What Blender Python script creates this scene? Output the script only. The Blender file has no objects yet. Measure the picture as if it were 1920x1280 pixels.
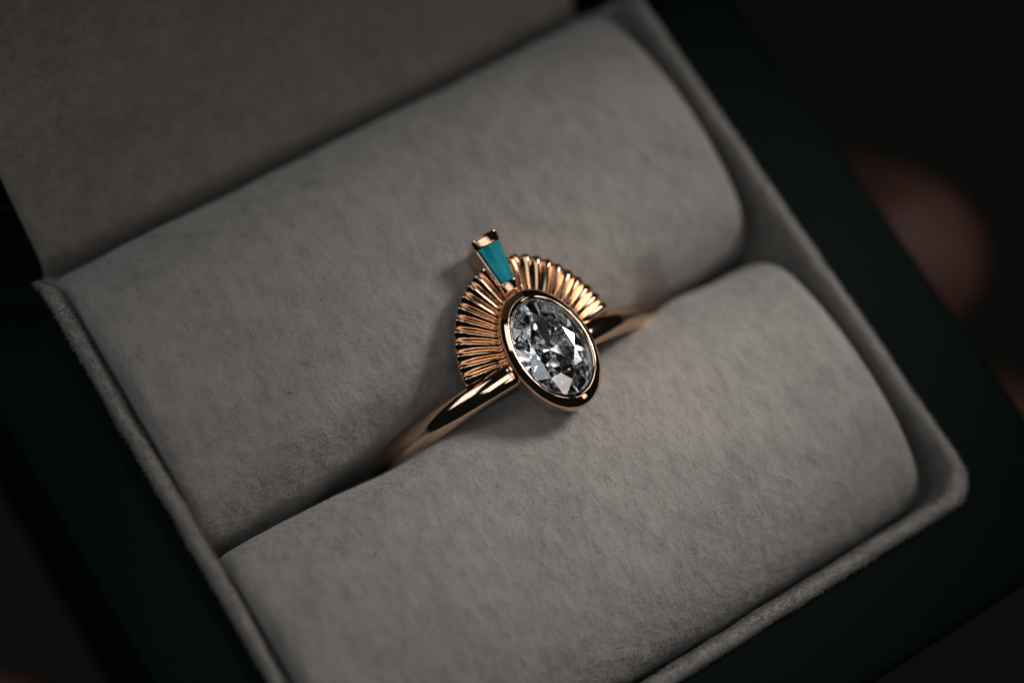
import bpy, bmesh, math, random
import numpy as np
from mathutils import Vector, Matrix, noise

K = 0.1                      # all lengths below are millimetres; 1 Blender unit = 10 mm
random.seed(7); RNG = np.random.default_rng(7)
scene = bpy.context.scene
scene.unit_settings.scale_length = 0.01
COL = scene.collection

# ------------------------------------------------------------------ camera
R = np.array([[0.8342584528, -0.5269851774, 0.1621710724],
              [-0.4522216671, -0.8222427603, -0.3455610034],
              [0.3154495169, 0.2149499153, -0.9242770884]])     # rows: right, down, forward
CAM = np.array([-15.056, -3.360, 111.810])
FOCUS = np.array([24.0, 19.9, 3.0])
cam_d = bpy.data.cameras.new('camera'); cam = bpy.data.objects.new('camera', cam_d); COL.objects.link(cam)
cam_d.sensor_width = 36; cam_d.lens = 3700 / 1920 * 36
cam_d.clip_start = 0.1; cam_d.clip_end = 1000
m = Matrix.Identity(4)
for i in range(3):
    m[i][0] = R[0, i]; m[i][1] = -R[1, i]; m[i][2] = -R[2, i]; m[i][3] = CAM[i] * K
cam.matrix_world = m
cam_d.dof.use_dof = True
cam_d.dof.focus_distance = float(R[2] @ (FOCUS - CAM)) * K
APERTURE_MM = 7.0
cam_d.dof.aperture_fstop = cam_d.lens * 1e-3 / (APERTURE_MM * K)
scene.camera = cam

# ------------------------------------------------------------------ light
world = bpy.data.worlds.new('World'); scene.world = world; world.use_nodes = True
bg = world.node_tree.nodes['Background']
bg.inputs[0].default_value = (0.80, 1.0, 0.93, 1); bg.inputs[1].default_value = 0.006

def area(name, loc, target, sx, sy, power, color, spread=180):
    l = bpy.data.lights.new(name, 'AREA'); l.shape = 'RECTANGLE'; l.size = sx * K; l.size_y = sy * K
    l.energy = power; l.color = color; l.spread = math.radians(spread)
    o = bpy.data.objects.new(name, l); COL.objects.link(o)
    o.location = Vector(loc) * K
    o.rotation_euler = (Vector(target) - Vector(loc)).to_track_quat('-Z', 'Y').to_euler()
    return o
area('window_light', (-300, 265, 330), (24, 21, 0), 240, 200, 2450, (0.95, 1.0, 0.98))
area('skylight', (-80, -5, 290), (24, 21, 0), 110, 150, 900, (0.90, 0.96, 1.0))
area('window_light', (92, -118, 150), (24, 21, 0), 36, 100, 155, (1.0, 0.94, 0.89))
area('sparkle_fill', (-10, -95, 250), (24, 21, 0), 75, 75, 480, (1.0, 0.92, 0.86))  # added overhead fill, gives the diamond bright facets
area('sparkle_fill', (52, 150, 250), (24, 21, 0), 120, 75, 520, (0.93, 0.98, 1.0))  # second added fill, cooler, for more lit facets
# a soft lamp from the right: a pool of light on the ring and the cushions that fades towards lid and left rim
sp = bpy.data.lights.new('lamp_light', 'SPOT'); sp.energy = 4300; sp.color = (1.0, 0.935, 0.89)
sp.spot_size = math.radians(27); sp.spot_blend = 1.0; sp.shadow_soft_size = 1.6
spo = bpy.data.objects.new('lamp_light', sp); COL.objects.link(spo); LP = Vector((88, 25, 64)); spo.location = LP * K
spo.rotation_euler = (Vector((26.5, 16, -1)) - LP).to_track_quat('-Z', 'Y').to_euler()

scene.view_settings.view_transform = 'Standard'
scene.view_settings.look = 'None'
scene.view_settings.exposure = -0.1
scene.view_settings.gamma = 1.0
scene.view_settings.use_curve_mapping = False
cy = scene.cycles
cy.max_bounces = 24; cy.transmission_bounces = 20; cy.glossy_bounces = 10; cy.diffuse_bounces = 4
cy.transparent_max_bounces = 12
cy.caustics_reflective = True; cy.caustics_refractive = True; cy.blur_glossy = 0.3
cy.sample_clamp_indirect = 6.0
cy.use_denoising = True
try:
    cy.denoiser = 'OPENIMAGEDENOISE'; cy.denoising_prefilter = 'ACCURATE'
except Exception:
    pass

# ------------------------------------------------------------------ helpers
def link(name, mesh, mat=None, parent=None, smooth=True):
    o = bpy.data.objects.new(name, mesh); COL.objects.link(o)
    if mat is not None: mesh.materials.append(mat)
    if parent is not None: o.parent = parent
    if smooth:
        mesh.polygons.foreach_set('use_smooth', np.ones(len(mesh.polygons), bool))
    return o

def mesh_np(name, V, F):
    me = bpy.data.meshes.new(name)
    V = np.asarray(V, float) * K
    me.from_pydata(V.tolist(), [], F)
    me.update()
    return me

def grid_faces(nu, nv, off=0, cu=False, cv=False, flip=False):
    F = []
    for i in range(nu if cu else nu - 1):
        for j in range(nv if cv else nv - 1):
            a = i * nv + j; b = ((i + 1) % nu) * nv + j
            c = ((i + 1) % nu) * nv + (j + 1) % nv; d = i * nv + (j + 1) % nv
            q = (a, b, c, d) if not flip else (d, c, b, a)
            F.append(tuple(off + x for x in q))
    return F

def fix_normals(me):
    bm = bmesh.new(); bm.from_mesh(me)
    bmesh.ops.recalc_face_normals(bm, faces=bm.faces); bm.to_mesh(me); bm.free()

def sharp(me, deg):
    bm = bmesh.new(); bm.from_mesh(me)
    for e in bm.edges:
        e.smooth = not (len(e.link_faces) == 2 and e.calc_face_angle(0) > math.radians(deg))
    bm.to_mesh(me); bm.free()

def empty(name, loc=(0, 0, 0)):
    o = bpy.data.objects.new(name, None); COL.objects.link(o)
    o.location = Vector(loc) * K; o.empty_display_size = 0.5
    return o

def smoothstep(a, b, x):
    t = min(1, max(0, (x - a) / (b - a))); return t * t * (3 - 2 * t)

# ------------------------------------------------------------------ materials
def new_mat(name):
    mt = bpy.data.materials.new(name); mt.use_nodes = True
    nt = mt.node_tree; b = nt.nodes['Principled BSDF']
    return mt, nt, b

def suede(name, col, bump=1.0):
    mt, nt, b = new_mat(name); N = nt.nodes; L = nt.links
    tc = N.new('ShaderNodeTexCoord')
    mp = N.new('ShaderNodeMapping')
    mp.inputs['Rotation'].default_value = (0, 0, math.radians(-58))
    mp.inputs['Scale'].default_value = (1.0, 0.6, 1.0)
    L.new(tc.outputs['Object'], mp.inputs['Vector'])
    n1 = N.new('ShaderNodeTexNoise'); n1.inputs['Scale'].default_value = 12; n1.inputs['Detail'].default_value = 3.5
    n1.inputs['Roughness'].default_value = 0.62
    n2 = N.new('ShaderNodeTexNoise'); n2.inputs['Scale'].default_value = 70; n2.inputs['Detail'].default_value = 3
    n3 = N.new('ShaderNodeTexNoise'); n3.inputs['Scale'].default_value = 2.6; n3.inputs['Detail'].default_value = 3
    L.new(mp.outputs[0], n1.inputs['Vector']); L.new(tc.outputs['Object'], n2.inputs['Vector']); L.new(tc.outputs['Object'], n3.inputs['Vector'])
    r = N.new('ShaderNodeValToRGB')
    r.color_ramp.elements[0].position = 0.38; r.color_ramp.elements[1].position = 0.63
    r.color_ramp.elements[0].color = tuple(c * 0.78 for c in col) + (1,)
    r.color_ramp.elements[1].color = tuple(min(1, c * 1.14) for c in col) + (1,)
    mixv = N.new('ShaderNodeMath'); mixv.operation = 'MULTIPLY_ADD'
    mixv.inputs[1].default_value = 0.25; L.new(n2.outputs['Fac'], mixv.inputs[0])
    sc = N.new('ShaderNodeMath'); sc.operation = 'MULTIPLY_ADD'; sc.inputs[1].default_value = 0.5
    L.new(n1.outputs['Fac'], sc.inputs[0])
    sc3 = N.new('ShaderNodeMath'); sc3.operation = 'MULTIPLY'; sc3.inputs[1].default_value = 0.32
    L.new(n3.outputs['Fac'], sc3.inputs[0]); L.new(sc3.outputs[0], sc.inputs[2]); L.new(sc.outputs[0], mixv.inputs[2])
    L.new(mixv.outputs[0], r.inputs['Fac']); L.new(r.outputs['Color'], b.inputs['Base Color'])
    b.inputs['Roughness'].default_value = 1.0; b.inputs['Specular IOR Level'].default_value = 0.05
    b.inputs['Sheen Weight'].default_value = 0.25; b.inputs['Sheen Roughness'].default_value = 0.6
    b.inputs['Sheen Tint'].default_value = (0.9, 0.95, 0.93, 1)
    bp = N.new('ShaderNodeBump'); bp.inputs['Strength'].default_value = bump; bp.inputs['Distance'].default_value = 0.023
    ad = N.new('ShaderNodeMath'); ad.operation = 'MULTIPLY_ADD'; ad.inputs[1].default_value = 0.12
    L.new(n2.outputs['Fac'], ad.inputs[0]); L.new(n1.outputs['Fac'], ad.inputs[2])
    L.new(ad.outputs[0], bp.inputs['Height']); L.new(bp.outputs[0], b.inputs['Normal'])
    return mt

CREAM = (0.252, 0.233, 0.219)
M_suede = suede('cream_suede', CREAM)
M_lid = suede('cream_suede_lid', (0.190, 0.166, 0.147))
M_fib, nt, b = new_mat('suede_fibre')
nt.nodes.remove(b)
_d = nt.nodes.new('ShaderNodeBsdfDiffuse'); _t = nt.nodes.new('ShaderNodeBsdfTranslucent'); _m = nt.nodes.new('ShaderNodeMixShader')
_d.inputs[0].default_value = (0.31, 0.295, 0.28, 1); _t.inputs[0].default_value = (0.31, 0.295, 0.28, 1); _m.inputs[0].default_value = 0.5
nt.links.new(_d.outputs[0], _m.inputs[1]); nt.links.new(_t.outputs[0], _m.inputs[2]); nt.links.new(_m.outputs[0], nt.nodes['Material Output'].inputs[0])

def leatherette():
    mt, nt, b = new_mat('dark_green_leatherette'); N = nt.nodes; L = nt.links
    b.inputs['Base Color'].default_value = (0.0022, 0.0055, 0.0054, 1)
    b.inputs['Roughness'].default_value = 0.7; b.inputs['Specular IOR Level'].default_value = 0.05
    v = N.new('ShaderNodeTexVoronoi'); v.inputs['Scale'].default_value = 26
    tc = N.new('ShaderNodeTexCoord'); L.new(tc.outputs['Object'], v.inputs['Vector'])
    bp = N.new('ShaderNodeBump'); bp.inputs['Strength'].default_value = 0.15; bp.inputs['Distance'].default_value = 0.008
    L.new(v.outputs['Distance'], bp.inputs['Height']); L.new(bp.outputs[0], b.inputs['Normal'])
    return mt
M_case = leatherette()

def gold(name, rough=0.055, col=(0.88, 0.62, 0.455, 1)):
    mt, nt, b = new_mat(name); N = nt.nodes; L = nt.links
    b.inputs['Metallic'].default_value = 1; b.inputs['Base Color'].default_value = col
    tc = N.new('ShaderNodeTexCoord')
    n = N.new('ShaderNodeTexNoise'); n.inputs['Scale'].default_value = 9; n.inputs['Detail'].default_value = 4
    L.new(tc.outputs['Object'], n.inputs['Vector'])
    mr = N.new('ShaderNodeMapRange'); mr.inputs[3].default_value = rough * 0.6; mr.inputs[4].default_value = rough * 1.6
    L.new(n.outputs['Fac'], mr.inputs[0]); L.new(mr.outputs[0], b.inputs['Roughness'])
    bp = N.new('ShaderNodeBump'); bp.inputs['Strength'].default_value = 0.07; bp.inputs['Distance'].default_value = 0.01
    L.new(n.outputs['Fac'], bp.inputs['Height']); L.new(bp.outputs[0], b.inputs['Normal'])
    return mt
M_gold = gold('rose_gold')
M_goldfan = gold('rose_gold_fan', 0.05, (0.80, 0.535, 0.37, 1))  # same alloy, darkened in colour for the shade and reflections between pleats

def diamond_mat():
    mt = bpy.data.materials.new('diamond'); mt.use_nodes = True; nt = mt.node_tree; nt.nodes.clear(); N = nt.nodes; L = nt.links
    out = N.new('ShaderNodeOutputMaterial')
    g = N.new('ShaderNodeBsdfGlass'); g.inputs['Color'].default_value = (0.985, 0.99, 1, 1)
    g.inputs['Roughness'].default_value = 0.0; g.inputs['IOR'].default_value = 2.418
    L.new(g.outputs[0], out.inputs[0]); return mt
M_diamond = diamond_mat()

def turquoise_mat():
    mt, nt, b = new_mat('turquoise'); N = nt.nodes; L = nt.links
    tc = N.new('ShaderNodeTexCoord'); n = N.new('ShaderNodeTexNoise'); n.inputs['Scale'].default_value = 9; n.inputs['Detail'].default_value = 6; n.inputs['Distortion'].default_value = 0.6
    mpt = N.new('ShaderNodeMapping'); mpt.inputs['Scale'].default_value = (1.6, 0.55, 1); mpt.inputs['Rotation'].default_value = (0, 0, 0.35)
    L.new(tc.outputs['Object'], mpt.inputs['Vector']); L.new(mpt.outputs[0], n.inputs['Vector'])
    r = N.new('ShaderNodeValToRGB'); r.color_ramp.elements[0].color = (0.0, 0.15, 0.20, 1); r.color_ramp.elements[1].color = (0.03, 0.31, 0.37, 1)
    r.color_ramp.elements[0].position = 0.38; r.color_ramp.elements[1].position = 0.72
    L.new(n.outputs['Fac'], r.inputs['Fac']); L.new(r.outputs[0], b.inputs['Base Color'])
    b.inputs['Roughness'].default_value = 0.18; b.inputs['Specular IOR Level'].default_value = 0.4
    return mt
M_turq = turquoise_mat()

def skin_mat():
    mt, nt, b = new_mat('skin'); N = nt.nodes; L = nt.links
    tc = N.new('ShaderNodeTexCoord'); n = N.new('ShaderNodeTexNoise'); n.inputs['Scale'].default_value = 1.2; n.inputs['Detail'].default_value = 5
    L.new(tc.outputs['Object'], n.inputs['Vector'])
    r = N.new('ShaderNodeValToRGB'); r.color_ramp.elements[0].color = (0.13, 0.054, 0.042, 1); r.color_ramp.elements[1].color = (0.19, 0.085, 0.066, 1)
    L.new(n.outputs['Fac'], r.inputs['Fac']); L.new(r.outputs[0], b.inputs['Base Color'])
    b.inputs['Roughness'].default_value = 0.55
    b.inputs['Subsurface Weight'].default_value = 0.15; b.inputs['Subsurface Radius'].default_value = (0.3, 0.1, 0.06)
    return mt
M_skin = skin_mat()
M_ground, nt, b = new_mat('dark_floor')
tcg = nt.nodes.new('ShaderNodeTexCoord'); ng = nt.nodes.new('ShaderNodeTexNoise'); ng.inputs['Scale'].default_value = 0.12
nt.links.new(tcg.outputs['Object'], ng.inputs['Vector'])
rg = nt.nodes.new('ShaderNodeValToRGB'); rg.color_ramp.elements[0].color = (0.02, 0.022, 0.018, 1); rg.color_ramp.elements[1].color = (0.05, 0.042, 0.032, 1)
nt.links.new(ng.outputs['Fac'], rg.inputs['Fac']); nt.links.new(rg.outputs[0], b.inputs['Base Color'])
b.inputs['Roughness'].default_value = 0.9

# ------------------------------------------------------------------ ground far below the box
me = mesh_np('ground', [(-900, -900, -260), (900, -900, -260), (900, 900, -260), (-900, 900, -260)], [(0, 1, 2, 3)])
g = link('ground', me, M_ground, smooth=False); g['kind'] = 'structure'

# ------------------------------------------------------------------ ring box
W, D = 44.0, 42.7
box = empty('ring_box', (22, 21, -31))
box['label'] = 'open dark green ring box with cream suede cushion holding a gold ring'
box['category'] = 'ring box'
BOXO = np.array([22, 21, -31.0])

def loop_rrect(x0, x1, y0, y1, r, n=6, ns=30):
    P = []
    cen = [(x1 - r, y1 - r, 0), (x0 + r, y1 - r, 90), (x0 + r, y0 + r, 180), (x1 - r, y0 + r, 270)]
    for q, (cx, cyy, a0) in enumerate(cen):
        for k in range(n + 1):
            a = math.radians(a0 + 90 * k / n); P.append((cx + r * math.cos(a), cyy + r * math.sin(a)))
        nx_, ny_, a1 = cen[(q + 1) % 4]; a1 = math.radians(a1)
        e = (nx_ + r * math.cos(a1), ny_ + r * math.sin(a1)); b0 = P[-1]
        for k in range(1, ns): P.append((b0[0] + (e[0] - b0[0]) * k / ns, b0[1] + (e[1] - b0[1]) * k / ns))
    return P
def loop_plain(x0, x1, y0, y1, r, n=6):
    P = []
    for cx, cyy, a0 in ((x1 - r, y1 - r, 0), (x0 + r, y1 - r, 90), (x0 + r, y0 + r, 180), (x1 - r, y0 + r, 270)):
        for k in range(n + 1):
            a = math.radians(a0 + 90 * k / n); P.append((cx + r * math.cos(a), cyy + r * math.sin(a)))
    return P

def loft(name, rings, cap0=False, cap1=False, cv=True):
    nv = len(rings[0]); V = [p for rg_ in rings for p in rg_]
    F = grid_faces(len(rings), nv, cv=cv)
    if cap0: F.append(tuple(range(nv))[::-1])
    if cap1: F.append(tuple((len(rings) - 1) * nv + k for k in range(nv)))
    me = mesh_np(name, np.array(V) - BOXO, F); fix_normals(me); return me

# outer case: rim with eased edges, back side lower where the lid is hinged
def case_ring(inset, z, r=2.0, rel=True):
    P = loop_rrect(-5.8 + inset, 50.2 - inset, -6.2 + inset, D + 5.6 - inset, max(0.3, r - inset) if rel else r)
    out = []
    for x, y in P:
        zz = z
        if z > -8:
            zz = z - 6.5 * smoothstep(D - 3.0, D + 0.5, y)
        out.append((x, y, zz))
    return out
rings = [case_ring(1.0, -31), case_ring(0.0, -30), case_ring(0, -2.0), case_ring(0.12, -1.45), case_ring(0.45, -1.12), case_ring(0.9, -1.0)]
def inner_ring(off, z):
    P = loop_rrect(0.15 + off, W - 0.15 - off, 0.15 + off, D - 0.15 - off, 2.0)
    return [(x, y, (z - 6.5 * smoothstep(D - 3.0, D + 0.5, y)) if z > -8 else z) for x, y in P]
rings += [inner_ring(-0.5, -1.0), inner_ring(-0.1, -1.05), inner_ring(0, -1.5), inner_ring(0, -27), inner_ring(8, -27)]
me = loft('case', rings, cap0=True, cap1=True); sharp(me, 50)
link('case', me, M_case, box)

# suede liner: padded lip standing proud of the case rim, inner walls
prof = [(0.25, -3.0), (0.10, -1.2), (0.02, -0.75), (0.08, -0.35), (0.28, -0.08), (0.55, 0.0), (0.82, -0.08), (1.02, -0.35), (1.10, -0.8), (1.14, -2.0), (1.18, -5), (1.2, -10), (1.2, -26)]
# resample the straight runs so the lip can wobble
def dens(P, step):
    out = []
    n = len(P)
    for i in range(n):
        a = np.array(P[i]); b_ = np.array(P[(i + 1) % n]); k = max(1, int(np.linalg.norm(b_ - a) / step))
        for q in range(k): out.append(tuple(a + (b_ - a) * q / k))
    return out
base = dens(loop_plain(0, W, 0, D, 2.1, 8), 1.0)
def lip_ring2(off, z):
    out = []
    cx, cyy = W / 2, D / 2
    for x, y in base:
        # inset towards the centre along each axis (rounded rectangle kept)
        sx = (W / 2 - off) / (W / 2); sy = (D / 2 - off) / (D / 2)
        X = cx + (x - cx) * sx; Y = cyy + (y - cyy) * sy
        zz = z - 7.0 * smoothstep(D - 3.2, D + 0.1, y) if z > -9 else z
        w1 = 0.09 * noise.noise(Vector((x * 0.45, y * 0.45, 3.1)))
        w2 = 0.07 * noise.noise(Vector((x * 0.6 + 9, y * 0.6, 1.7)))
        out.append((X + w1, Y + w1, zz + w2))
    return out
me = loft('liner', [lip_ring2(o * 0.88, z) for o, z in prof], cap1=True)
liner = link('liner', me, M_suede, box)

# ---- the two cushion rolls
def roll_mesh(y0, y1, ytop_bias, slot_side, seed):
    yc, hw = (y0 + y1) / 2, (y1 - y0) / 2
    x0, x1 = 1.3, 41.9
    zt, zcre, zb = 1.15, -5.2, -16
    # profile from front bottom over the top to back bottom
    prof = []
    nP = 60
    for k in range(nP + 1):
        a = math.pi * k / nP
        c, s = math.cos(a), math.sin(a)
        ey, ez = (0.90, 0.92) if (slot_side > 0 and c > 0) else (1.0, 0.96)
        yy = -math.copysign(abs(c) ** ey, c); zz = abs(s) ** ez
        prof.append((yy * hw, zcre + (zt - zcre) * zz))
    prof = [(-hw * 0.97, zb), (-hw * 0.995, zcre - 3)] + prof + [(hw * 0.995, zcre - 3), (hw * 0.97, zb)]
    # stations along x, with rounded ends
    st = []
    rr = 1.2
    nx = 90
    mid = [(x0 + rr + (x1 - x0 - 2 * rr) * k / nx, 0.0) for k in range(1, nx)]
    st = [(x0 + rr - rr * math.cos(math.pi / 2 * k / 7), rr - rr * math.sin(math.pi / 2 * k / 7)) for k in range(8)] + mid + \
         [(x1 - rr + rr * math.sin(math.pi / 2 * k / 7), rr - rr * math.cos(math.pi / 2 * k / 7)) for k in range(8)]
    V = []
    for x, ins in st:
        for (py, pz) in prof:
            f = max(0.0, (zt - pz) / (zt - zcre)); f = min(1, f)
            ny, nz = py / hw, (pz - zcre) / (zt - zcre)
            L_ = math.hypot(ny, nz) or 1
            y = yc + py - (ny / L_) * ins * 0.35; z = pz - max(0, nz) / L_ * ins
            # slot opens where the ring is pushed in
            if slot_side * py > 0:
                op = max(math.exp(-((x - 13.6) / (4.5 if x < 13.6 else 2.2)) ** 2), math.exp(-((x - 33.3) / 1.5) ** 2))
                near = smoothstep(hw * 0.66, hw, abs(py))
                y -= slot_side * near * (0.42 + 0.46 * op)
                z -= near * 0.15 * op
                if slot_side > 0: z += near * 0.75 * math.exp(-((x - 33.6) / 3.2) ** 2); y += near * 0.32 * math.exp(-((x - 33.6) / 2.5) ** 2)
            d = 0.16 * noise.noise(Vector((x * 0.16 + seed, y * 0.2, z * 0.2))) + 0.05 * noise.noise(Vector((x * 0.7 + seed, y * 0.7, z * 0.7)))
            V.append((x, y + ny / L_ * d, z + max(0, nz) / L_ * d))
    nv = len(prof)
    F = grid_faces(len(st), nv)
    F.append(tuple(range(nv))); F.append(tuple((len(st) - 1) * nv + k for k in range(nv))[::-1])
    me = mesh_np('cushion_roll', np.array(V) - BOXO, F); fix_normals(me)
    return me
me_f = roll_mesh(1.55, 21.15, 0, 1, 3.0); me_b = roll_mesh(21.15, 41.0, 0, -1, 17.0)
roll_f = link('cushion_roll', me_f, M_suede, box); roll_f['label'] = 'front cream suede cushion roll, below the ring'
roll_b = link('cushion_roll', me_b, M_suede, box); roll_b['label'] = 'back cream suede cushion roll, nearer the lid'

# ---- lid: dark shell leaning back, suede lining folding out of the box
lp = [(42.0, -16), (42.0, -9), (42.0, -5.6), (42.15, -4.5), (42.9, -3.7), (46, -1.7), (50, 1.2), (53, 4.0), (55.5, 7.6), (57.8, 12), (60, 17.5), (62, 24), (64, 31)]
# smooth sampling
def catmull(P, n):
    P = [np.array(p, float) for p in P]; out = []
    for i in range(len(P) - 1):
        p0 = P[max(0, i - 1)]; p1 = P[i]; p2 = P[i + 1]; p3 = P[min(len(P) - 1, i + 2)]
        for k in range(n):
            t = k / n
            out.append(0.5 * ((2 * p1) + (-p0 + p2) * t + (2 * p0 - 5 * p1 + 4 * p2 - p3) * t * t + (-p0 + 3 * p1 - 3 * p2 + p3) * t ** 3))
    out.append(P[-1]); return out
lc = catmull(lp, 5)
lid = None
xs = [0.0, 0.06, 0.25, 0.6, 1.1] + list(np.linspace(2, 38.2, 40)) + [39.1, 39.6, 39.95, 40.14, 40.2]
XL = 1.5
V = []
for (y, z) in lc:
    for xo in xs:
        e = min(xo, 40.2 - xo); drop = 0 if e > 1.2 else 1.0 * (1 - math.sqrt(max(0, 1 - (1 - e / 1.2) ** 2)))
        d = 0.12 * noise.noise(Vector((xo * 0.2, y * 0.2, 5)))
        V.append((XL + xo, y + drop * 0.45, z - drop * 0.9 + d))
F = grid_faces(len(lc), len(xs))
me = mesh_np('lid_lining', np.array(V) - BOXO, F); fix_normals(me)
# shell: slab behind the lining with walls round it
th = math.radians(58); cy_, sy_ = math.cos(th), math.sin(th)
def lidpt(x, s, h): return (x, 47 + s * cy_ - h * sy_, -6.5 + s * sy_ + h * cy_)
def lid_ring(ins, h, r=2.5):
    return [lidpt(x, s, h) for x, s in loop_rrect(-5.8 + ins, 50.2 - ins, 0 + ins, 55 - ins, max(0.4, r - ins))]
rings = [lid_ring(0.6, -8), lid_ring(0, -7.4), lid_ring(0, -1.2), lid_ring(0.5, -0.6), lid_ring(5.0, -0.6), lid_ring(5.4, -1.0), lid_ring(5.6, -3)]
me2 = loft('lid', rings, cap0=True, cap1=True); sharp(me2, 45)
lid = link('lid', me2, M_case, box)
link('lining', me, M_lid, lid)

# ---- nap: short suede fibres (too many to count)
def fibres(name, me, density, length, width, parent, zmin, seed, lean=(0.3, -0.2, 0), region=None):
    rng = np.random.default_rng(seed)
    me.calc_loop_triangles()
    V = np.empty(len(me.vertices) * 3); me.vertices.foreach_get('co', V); V = V.reshape(-1, 3) / K
    T = np.empty(len(me.loop_triangles) * 3, int); me.loop_triangles.foreach_get('vertices', T); T = T.reshape(-1, 3)
    A, B, C = V[T[:, 0]], V[T[:, 1]], V[T[:, 2]]
    n = np.cross(B - A, C - A); ar = np.linalg.norm(n, axis=1) / 2
    cen = (A + B + C) / 3 + BOXO
    ok = (cen[:, 2] > zmin) & (n[:, 2] > -0.2 * ar * 2)
    if region is not None: ok &= region(cen)
    w = ar * ok; cnt = int(w.sum() * density)
    idx = rng.choice(len(T), cnt, p=w / w.sum())
    u, v = rng.random(cnt), rng.random(cnt); fl = u + v > 1; u[fl] = 1 - u[fl]; v[fl] = 1 - v[fl]
    P = A[idx] + (B - A)[idx] * u[:, None] + (C - A)[idx] * v[:, None]
    N_ = n[idx] / (2 * ar[idx, None])
    clump = np.stack([np.sin(P[:, 0] * 2.3 + 1.7 * np.sin(P[:, 1] * 1.3)), np.cos(P[:, 1] * 2.1 + 1.3 * np.sin(P[:, 0] * 1.9)), 0 * P[:, 0]], 1)
    d = N_ * 0.55 + np.array(lean) + 0.35 * clump + rng.normal(0, 0.5, (cnt, 3))
    d += N_ * np.maximum(0, 0.25 - (d * N_).sum(1))[:, None]
    d /= np.linalg.norm(d, axis=1)[:, None]
    Ln = length * rng.uniform(0.35, 1.25, cnt)[:, None]
    s = np.cross(d, rng.normal(0, 1, (cnt, 3))); s /= np.linalg.norm(s, axis=1)[:, None]
    bend = rng.normal(0, 0.25, (cnt, 3)) * Ln
    wd = width * rng.uniform(0.6, 1.3, cnt)[:, None]
    P0 = P - N_ * 0.02
    v0 = P0 - s * wd / 2; v1 = P0 + s * wd / 2; v2 = P0 + d * Ln * 0.6 + s * wd * 0.35 ; v3 = P0 + d * Ln + bend
    VV = np.stack([v0, v1, v2, v3], 1).reshape(-1, 3) * K
    F = np.arange(cnt * 4).reshape(-1, 4)
    mm = bpy.data.meshes.new(name)
    mm.vertices.add(len(VV)); mm.vertices.foreach_set('co', VV.ravel())
    mm.loops.add(cnt * 4); mm.loops.foreach_set('vertex_index', F.ravel())
    mm.polygons.add(cnt); mm.polygons.foreach_set('loop_start', np.arange(cnt) * 4)
    mm.update(calc_edges=True)
    o = link(name, mm, M_fib, parent, smooth=False); o['kind'] = 'stuff'
    return o
fibres('nap', me_f, 14, 0.16, 0.018, roll_f, -7, 1)
fibres('nap', me_b, 14, 0.16, 0.018, roll_b, -7, 2)
fibres('nap', liner.data, 190, 0.20, 0.016, liner, -3.2, 3, lean=(0, 0, 0.1))

# ---- stray lint hairs lying on the rolls
from mathutils.bvhtree import BVHTree
M_lint, _n, b = new_mat('lint'); b.inputs['Base Color'].default_value = (0.10, 0.085, 0.07, 1); b.inputs['Roughness'].default_value = 0.9
def lint(me, spots, parent, seed):
    rng = random.Random(seed); bvh = BVHTree.FromPolygons([v.co[:] for v in me.vertices], [p.vertices[:] for p in me.polygons])
    V = []; F = []
    for (x, y, ln) in spots:
        a = rng.uniform(0, 6.28); cur = rng.uniform(-1.6, 1.6); px, py = x, y; pts = []
        for k in range(9):
            hit = bvh.ray_cast(Vector((px - BOXO[0], py - BOXO[1], 60)) * K, Vector((0, 0, -1)))
            if hit[0] is not None: pts.append(np.array(hit[0]) / K + np.array([0, 0, 0.05 + 0.10 * math.sin(k * 0.4)]))
            px += math.cos(a) * ln / 8; py += math.sin(a) * ln / 8; a += cur * 0.28 + rng.uniform(-.15, .15)
        o = len(V)
        for q in pts:
            for m_ in range(3):
                an = 2.094 * m_; V.append(q + 0.014 * np.array([math.cos(an), math.sin(an) * 0.7, math.sin(an)]))
        F += grid_faces(len(pts), 3, o, cv=True)
    o = link('lint', mesh_np('lint', V, F), M_lint, parent); o['kind'] = 'stuff'
rl = random.Random(4)
lint(me_f, [(6.5, 14.5, 1.4), (7.5, 12.0, 0.9), (9.0, 15.5, 0.7), (5.5, 10.0, 1.1), (30, 9, 0.6)] + [(rl.uniform(5, 40), rl.uniform(4, 18), rl.uniform(0.3, 0.8)) for _ in range(9)], roll_f, 5)
lint(me_b, [(9.2, 26.5, 0.7), (11, 27.5, 0.5), (6, 33, 0.8)] + [(rl.uniform(5, 38), rl.uniform(24, 38), rl.uniform(0.3, 0.8)) for _ in range(7)], roll_b, 6)

# ------------------------------------------------------------------ the ring
RO = np.array([24.05, 21.08, -9.0])
ring = empty('ring', RO); ring.rotation_euler = (math.radians(2.6), 0, 0)
ring['label'] = 'rose gold ring with oval diamond, pleated fan halo and turquoise baguette'
ring['category'] = 'ring'
RB = 9.9                      # centreline radius of the band
A_IN, B_IN = 3.36, 2.25        # opening of the bezel (along y, along x)
ZB = 12.05                     # rim of the bezel above the ring centre

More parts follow.
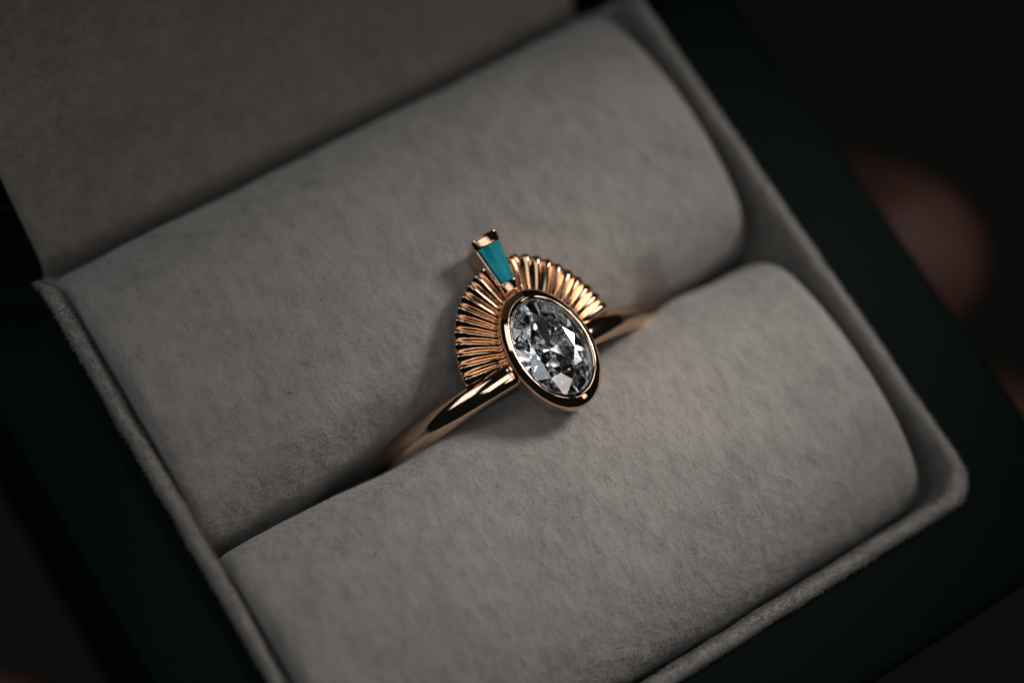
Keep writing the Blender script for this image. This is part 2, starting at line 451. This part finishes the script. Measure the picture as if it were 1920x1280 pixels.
# band: D-shaped section swept from bezel wall round to bezel wall
sec = []
for k in range(28):
    a = 2 * math.pi * k / 28
    c, s = math.cos(a), math.sin(a)
    ry = 0.85 * math.copysign(abs(c) ** 0.9, c)
    rz = 0.70 * math.copysign(abs(s) ** 0.85, s) if s > 0 else 0.48 * s
    sec.append((ry, rz))
V = []; nS = 150
a0 = math.asin(2.25 / RB)
for i in range(nS + 1):
    th_ = a0 + (2 * math.pi - 2 * a0) * i / nS
    # a little wider and thinner at the back of the shank, soft hammering by hand-polish
    wob = 1 + 0.012 * noise.noise(Vector((math.cos(th_) * 6, math.sin(th_) * 6, 0)))
    for ry, rz in sec:
        r_ = RB + rz * wob
        V.append((r_ * math.sin(th_), ry * wob, 0.4 + r_ * math.cos(th_)))
F = grid_faces(nS + 1, len(sec), cv=True); F.append(tuple(range(len(sec)))); F.append(tuple(nS * len(sec) + k for k in range(len(sec)))[::-1])
me = mesh_np('band', V, F); fix_normals(me); link('band', me, M_gold, ring)

# bezel: oval cup
bp_ = [(0.955, -0.75), (0.950, -0.16), (0.958, -0.10), (0.985, -0.035), (1.012, -0.004), (1.026, 0.0), (1.034, -0.006), (1.05, -0.035), (1.09, -0.10), (1.13, -0.18), (1.165, -0.275), (1.19, -0.37), (1.203, -0.47), (1.207, -0.60), (1.203, -0.85), (1.19, -1.25), (1.15, -1.9), (1.09, -2.5), (1.02, -2.9), (0.94, -2.95), (0.90, -2.7), (0.92, -1.8), (0.94, -1.0)]
nE = 120; V = []
for s_, z_ in bp_:
    for k in range(nE):
        t = 2 * math.pi * k / nE
        w_ = 0.012 * noise.noise(Vector((math.cos(t) * 5, math.sin(t) * 5, z_ * 2)))
        V.append((B_IN * (s_ + w_ * 0.35) * math.cos(t), A_IN * (s_ + w_ * 0.35) * math.sin(t), ZB + z_ + w_))
F = grid_faces(len(bp_), nE, cu=True, cv=True)
me = mesh_np('bezel', V, F); fix_normals(me); link('bezel', me, M_gold, ring)
M_reflector, _n2, b = new_mat('pale_reflector'); b.inputs['Metallic'].default_value = 1; b.inputs['Base Color'].default_value = (0.80, 0.77, 0.73, 1); b.inputs['Roughness'].default_value = 0.25  # pale reflecting wall added inside the cup to whiten the diamond
me.materials.append(M_reflector)
for p in me.polygons:
    row = p.index // nE
    if row == 0 or row >= len(bp_) - 6: p.material_index = 1

# diamond: oval brilliant, flat facets
def diamond(a, b_, zg):
    V = []; F = []
    def ringpts(n, off, s, z):
        i0 = len(V)
        for k in range(n):
            t = 2 * math.pi * (k + off) / n
            V.append((b_ * s * math.cos(t), a * s * math.sin(t), z))
        return [i0 + k for k in range(n)]
    gt = 0.06
    table = ringpts(8, 0.5, 0.56, zg + 0.56)
    star = ringpts(8, 0.0, 0.72, zg + 0.44)          # between table corners
    gu = ringpts(16, 0.0, 1.0, zg + gt)
    gl = ringpts(16, 0.0, 1.0, zg - gt)
    low = ringpts(8, 0.0, 0.26, zg - 1.80 + 0.26 * 1.74 * 0.924)           # where lower halves meet between mains
    cul = len(V); V.append((0, 0, zg - 1.80))
    F.append(tuple(table))
    for k in range(8):
        t0, t1 = table[(k - 1) % 8], table[k]; s = star[k]
        F.append((t0, s, t1))                                      # star facet
        gk = gu[2 * k]
        # kite from table corner k: table[k], star[k], girdle 2k+1, star[k+1]
        F.append((table[k], star[k], gu[(2 * k + 1) % 16], star[(k + 1) % 8]))
        F.append((star[k], gk, gu[(2 * k + 1) % 16]))
        F.append((star[k], gu[(2 * k - 1) % 16], gk))
    for k in range(16):
        F.append((gu[k], gl[k], gl[(k + 1) % 16], gu[(k + 1) % 16]))
    for k in range(8):
        # pavilion main towards girdle 2k+1, lower halves beside girdle 2k
        F.append((cul, low[k], gl[(2 * k + 1) % 16], low[(k + 1) % 8]))
        F.append((low[k], gl[2 * k], gl[(2 * k + 1) % 16]))
        F.append((low[k], gl[(2 * k - 1) % 16], gl[2 * k]))
    me = mesh_np('diamond', V, F)
    bm = bmesh.new(); bm.from_mesh(me); bmesh.ops.triangulate(bm, faces=[f for f in bm.faces if len(f.verts) == 4])
    bmesh.ops.recalc_face_normals(bm, faces=bm.faces); bm.to_mesh(me); bm.free()
    return me
me = diamond(A_IN * 0.985, B_IN * 0.985, ZB - 0.42)
dm = link('diamond', me, M_diamond, ring, smooth=False); dm['label'] = 'clear oval brilliant-cut diamond'

# fan of pleats
def ztop(x): return 10.72 - x * x / (2 * 11.5)
NP = 23
AO, BO = 6.42, 5.22            # outer ellipse (y, x)
AI, BI = A_IN * 1.13, B_IN * 1.13
fan_base_V = []
t_lo = math.asin(0.70 / AO); t_hi = math.pi - t_lo
# equal steps along the outer arc
ts = np.linspace(t_lo, t_hi, 2000); seg = np.hypot(np.diff(BO * np.cos(ts)), np.diff(AO * np.sin(ts))); cum = np.r_[0, np.cumsum(seg)]
tk = np.interp(np.linspace(0, cum[-1], NP + 1), cum, ts)
V = []
nb = 90
for row in range(4):
    for k in range(nb + 1):
        t = t_lo + (t_hi - t_lo) * k / nb
        s, zz = ((0, -0.05), (0.97, -0.05), (0.95, -0.75), (0.0, -0.75))[row]
        X = (BI + (BO - BI) * s) * math.cos(t); Y = (AI + (AO - AI) * s) * math.sin(t)
        V.append((X, Y, ztop(X) + zz + 0.46 * s - 0.2))
F = grid_faces(4, nb + 1, cu=True)
F.append((0, nb + 1, 2 * (nb + 1), 3 * (nb + 1))); F.append((nb, 2 * nb + 1, 3 * nb + 2, 4 * nb + 3))
me = mesh_np('fan', V, F); fix_normals(me); sharp(me, 40)
fan = link('fan', me, M_goldfan, ring); fan['label'] = 'rose gold pleated sunburst fan behind the diamond'
US = [-1, -0.96, -0.85, -0.5, -0.14, -0.05, 0.05, 0.14, 0.5, 0.85, 0.96, 1]
for p_ in range(NP):
    ta, tb = tk[p_], tk[p_ + 1]
    V = []
    ss = [0.0, 0.1, 0.3, 0.55, 0.8, 0.93, 1.0]
    rows = [(s, 0.0) for s in ss] + [(1.012, 0.10), (1.0, 0.3), (0.985, 0.85)]
    jit = random.uniform(-0.006, 0.006); hj = random.uniform(0.95, 1.05)
    for s, dn in rows:
        for u in US:
            t = ta + (tb - ta) * (u + 1) / 2
            so = s + (0.022 + jit) * (1 - u * u) * max(0, s - 0.6) / 0.4
            X = (BI + (BO - BI) * so) * math.cos(t); Y = (AI + (AO - AI) * so) * math.sin(t)
            H = (0.19 + 0.15 * min(1, s)) * hj
            hgt = H * (1 - abs(u) ** 1.5)
            if dn > 0: hgt = hgt * (1 - min(1, dn / 0.4) * 0.7) - dn
            if s >= 0.93 and dn == 0: hgt *= 0.9 if s < 1 else 0.62
            V.append((X, Y, ztop(X) + hgt + 0.46 * min(1, s) - 0.2))
    F = grid_faces(len(rows), len(US))
    me = mesh_np('pleat', V, F)
    bm = bmesh.new(); bm.from_mesh(me); 
    if sum(f.normal.z for f in bm.faces) < 0: bmesh.ops.reverse_faces(bm, faces=bm.faces)
    bm.to_mesh(me); bm.free()
    link('pleat', me, M_goldfan, fan)

# turquoise baguette and its setting
def rbox(name, verts8, bev, seg=3):
    me = mesh_np(name, verts8, [(0, 1, 2, 3), (7, 6, 5, 4), (0, 4, 5, 1), (1, 5, 6, 2), (2, 6, 7, 3), (3, 7, 4, 0)])
    bm = bmesh.new(); bm.from_mesh(me); bmesh.ops.recalc_face_normals(bm, faces=bm.faces)
    if bev > 0:
        bmesh.ops.bevel(bm, geom=list(bm.edges), offset=bev * K, segments=seg, profile=0.5, affect='EDGES')
    bm.to_mesh(me); bm.free(); return me
def taper(y0, w0, y1, w1, zt0, zt1, zb0, zb1, wb=1.0, yb0=0, yb1=0, xo=0.0):
    return [(xo - w0 / 2, y0, zt0), (xo + w0 / 2, y0, zt0), (xo + w1 / 2, y1, zt1), (xo - w1 / 2, y1, zt1),
            (xo - w0 / 2 * wb, y0 + yb0, zb0), (xo + w0 / 2 * wb, y0 + yb0, zb0), (xo + w1 / 2 * wb, y1 + yb1, zb1), (xo - w1 / 2 * wb, y1 + yb1, zb1)]
zi, zo = 11.35, 11.95
me = rbox('baguette_setting', taper(4.45, 1.08, 7.75, 1.86, zi - 0.14, zo - 0.14, 10.0, 9.5, 1.0, 0, -0.3), 0.10)
sett = link('baguette_setting', me, M_gold, ring)
me = rbox('end_bar', taper(7.20, 1.80, 8.05, 1.92, zo - 0.08, zo + 0.30, zo - 2.0, zo - 2.4, 1.06, -0.15, -0.25), 0.27, 6)
eb = link('end_bar', me, M_gold, sett); eb['label'] = 'wider gold bar at the outer end of the baguette'
me = rbox('end_bar', taper(4.15, 1.0, 4.94, 1.14, zi - 0.20, zi + 0.14, zi - 1.2, zi - 1.2, 0.98), 0.16, 5)
eb = link('end_bar', me, M_gold, sett); eb['label'] = 'narrower gold bar next to the diamond bezel'
# stone: step-cut taper
def stone():
    y0, w0, y1, w1 = 4.84, 0.98, 7.36, 1.60
    def sl(y): return zi + (zo - zi) * (y - 4.45) / 3.3
    V = []; 
    for ins, dz in ((0.15, 0.09), (0.0, -0.06), (0.0, -0.34)):
        for (y, w, sx, sy) in ((y0, w0, -1, 1), (y0, w0, 1, 1), (y1, w1, 1, -1), (y1, w1, -1, -1)):
            yy = y + sy * ins * 0.8; V.append((sx * (w / 2 - ins), yy, sl(yy) + dz))
    F = [(0, 1, 2, 3)]
    for l in range(2):
        for k in range(4): F.append((l * 4 + k, l * 4 + 4 + k, l * 4 + 4 + (k + 1) % 4, l * 4 + (k + 1) % 4))
    F.append((11, 10, 9, 8))
    me = mesh_np('turquoise', V, F); fix_normals(me)
    bm = bmesh.new(); bm.from_mesh(me); bmesh.ops.bevel(bm, geom=list(bm.edges), offset=0.02 * K, segments=1, affect='EDGES'); bm.to_mesh(me); bm.free()
    return me
tq = link('turquoise', stone(), M_turq, ring, smooth=False); tq['label'] = 'tapered teal turquoise baguette stone'

# ------------------------------------------------------------------ hand that holds the box from below
def make_hand():
    P = []; E = []; Rr = []
    def add(p, r, par=None):
        P.append(tuple(np.array(p) * K)); Rr.append(r * K); i = len(P) - 1
        if par is not None: E.append((par, i))
        return i
    wrist = add((-10, -40, -58), 21)
    palm = add((6, -18, -50), 20, wrist)
    arm = add((-30, -95, -72), 25, wrist); add((-55, -170, -90), 29, arm)
    heel = add((18, 4, -47), 15, palm)
    def finger(pts, rs, root):
        pr = root
        for q, r in zip(pts, rs): pr = add(q, r, pr)
        return pr
    # index, middle, ring, little: under the box and up its far wall
    finger([(40, 22, -46), (55, 25, -42), (62, 25, -30), (60.0, 18.5, -19), (57.3, 15.4, -14)], [9, 8.4, 7.8, 6.9, 5.9], heel)
    finger([(42, 8, -46), (56, 7, -43), (63, 5, -33), (60.5, 0.5, -26), (58.5, -1.0, -22)], [9, 8.6, 8.2, 7.6, 6.6], heel)
    finger([(28, 0, -49), (36, -1, -50), (42, -1.5, -50), (46.5, -2, -47), (47, -2, -42)], [8.6, 8.2, 7.8, 7.2, 6.2], heel)
    finger([(22, -9, -50), (30, -11, -50.5), (36, -12, -50.5), (40, -12, -48), (41, -12, -44)], [7.8, 7.2, 6.8, 6.2, 5.4], palm)
    # thumb: up the near-left wall
    finger([(-10, -8, -46), (-17, 6, -38), (-17, 17, -30), (-14.0, 27, -25)], [12, 10, 9, 7.4], palm)
    me = bpy.data.meshes.new('hand'); me.from_pydata(P, E, [])
    o = bpy.data.objects.new('hand', me); COL.objects.link(o)
    md = o.modifiers.new('skin', 'SKIN'); md.use_smooth_shade = True
    for i, sv in enumerate(me.skin_vertices[0].data):
        sv.radius = (Rr[i], Rr[i]); sv.use_root = (i == 0)
    sb = o.modifiers.new('sub', 'SUBSURF'); sb.levels = 2; sb.render_levels = 2
    me.materials.append(M_skin)
    dg = bpy.context.evaluated_depsgraph_get(); ev = o.evaluated_get(dg)
    m2 = bpy.data.meshes.new_from_object(ev); o.modifiers.clear(); o.data = m2
    m2.polygons.foreach_set('use_smooth', np.ones(len(m2.polygons), bool))
    if not m2.materials: m2.materials.append(M_skin)
    return o
hand = make_hand()
hand['label'] = 'bare hand holding the ring box from below, fingertips at its right wall'
hand['category'] = 'hand'
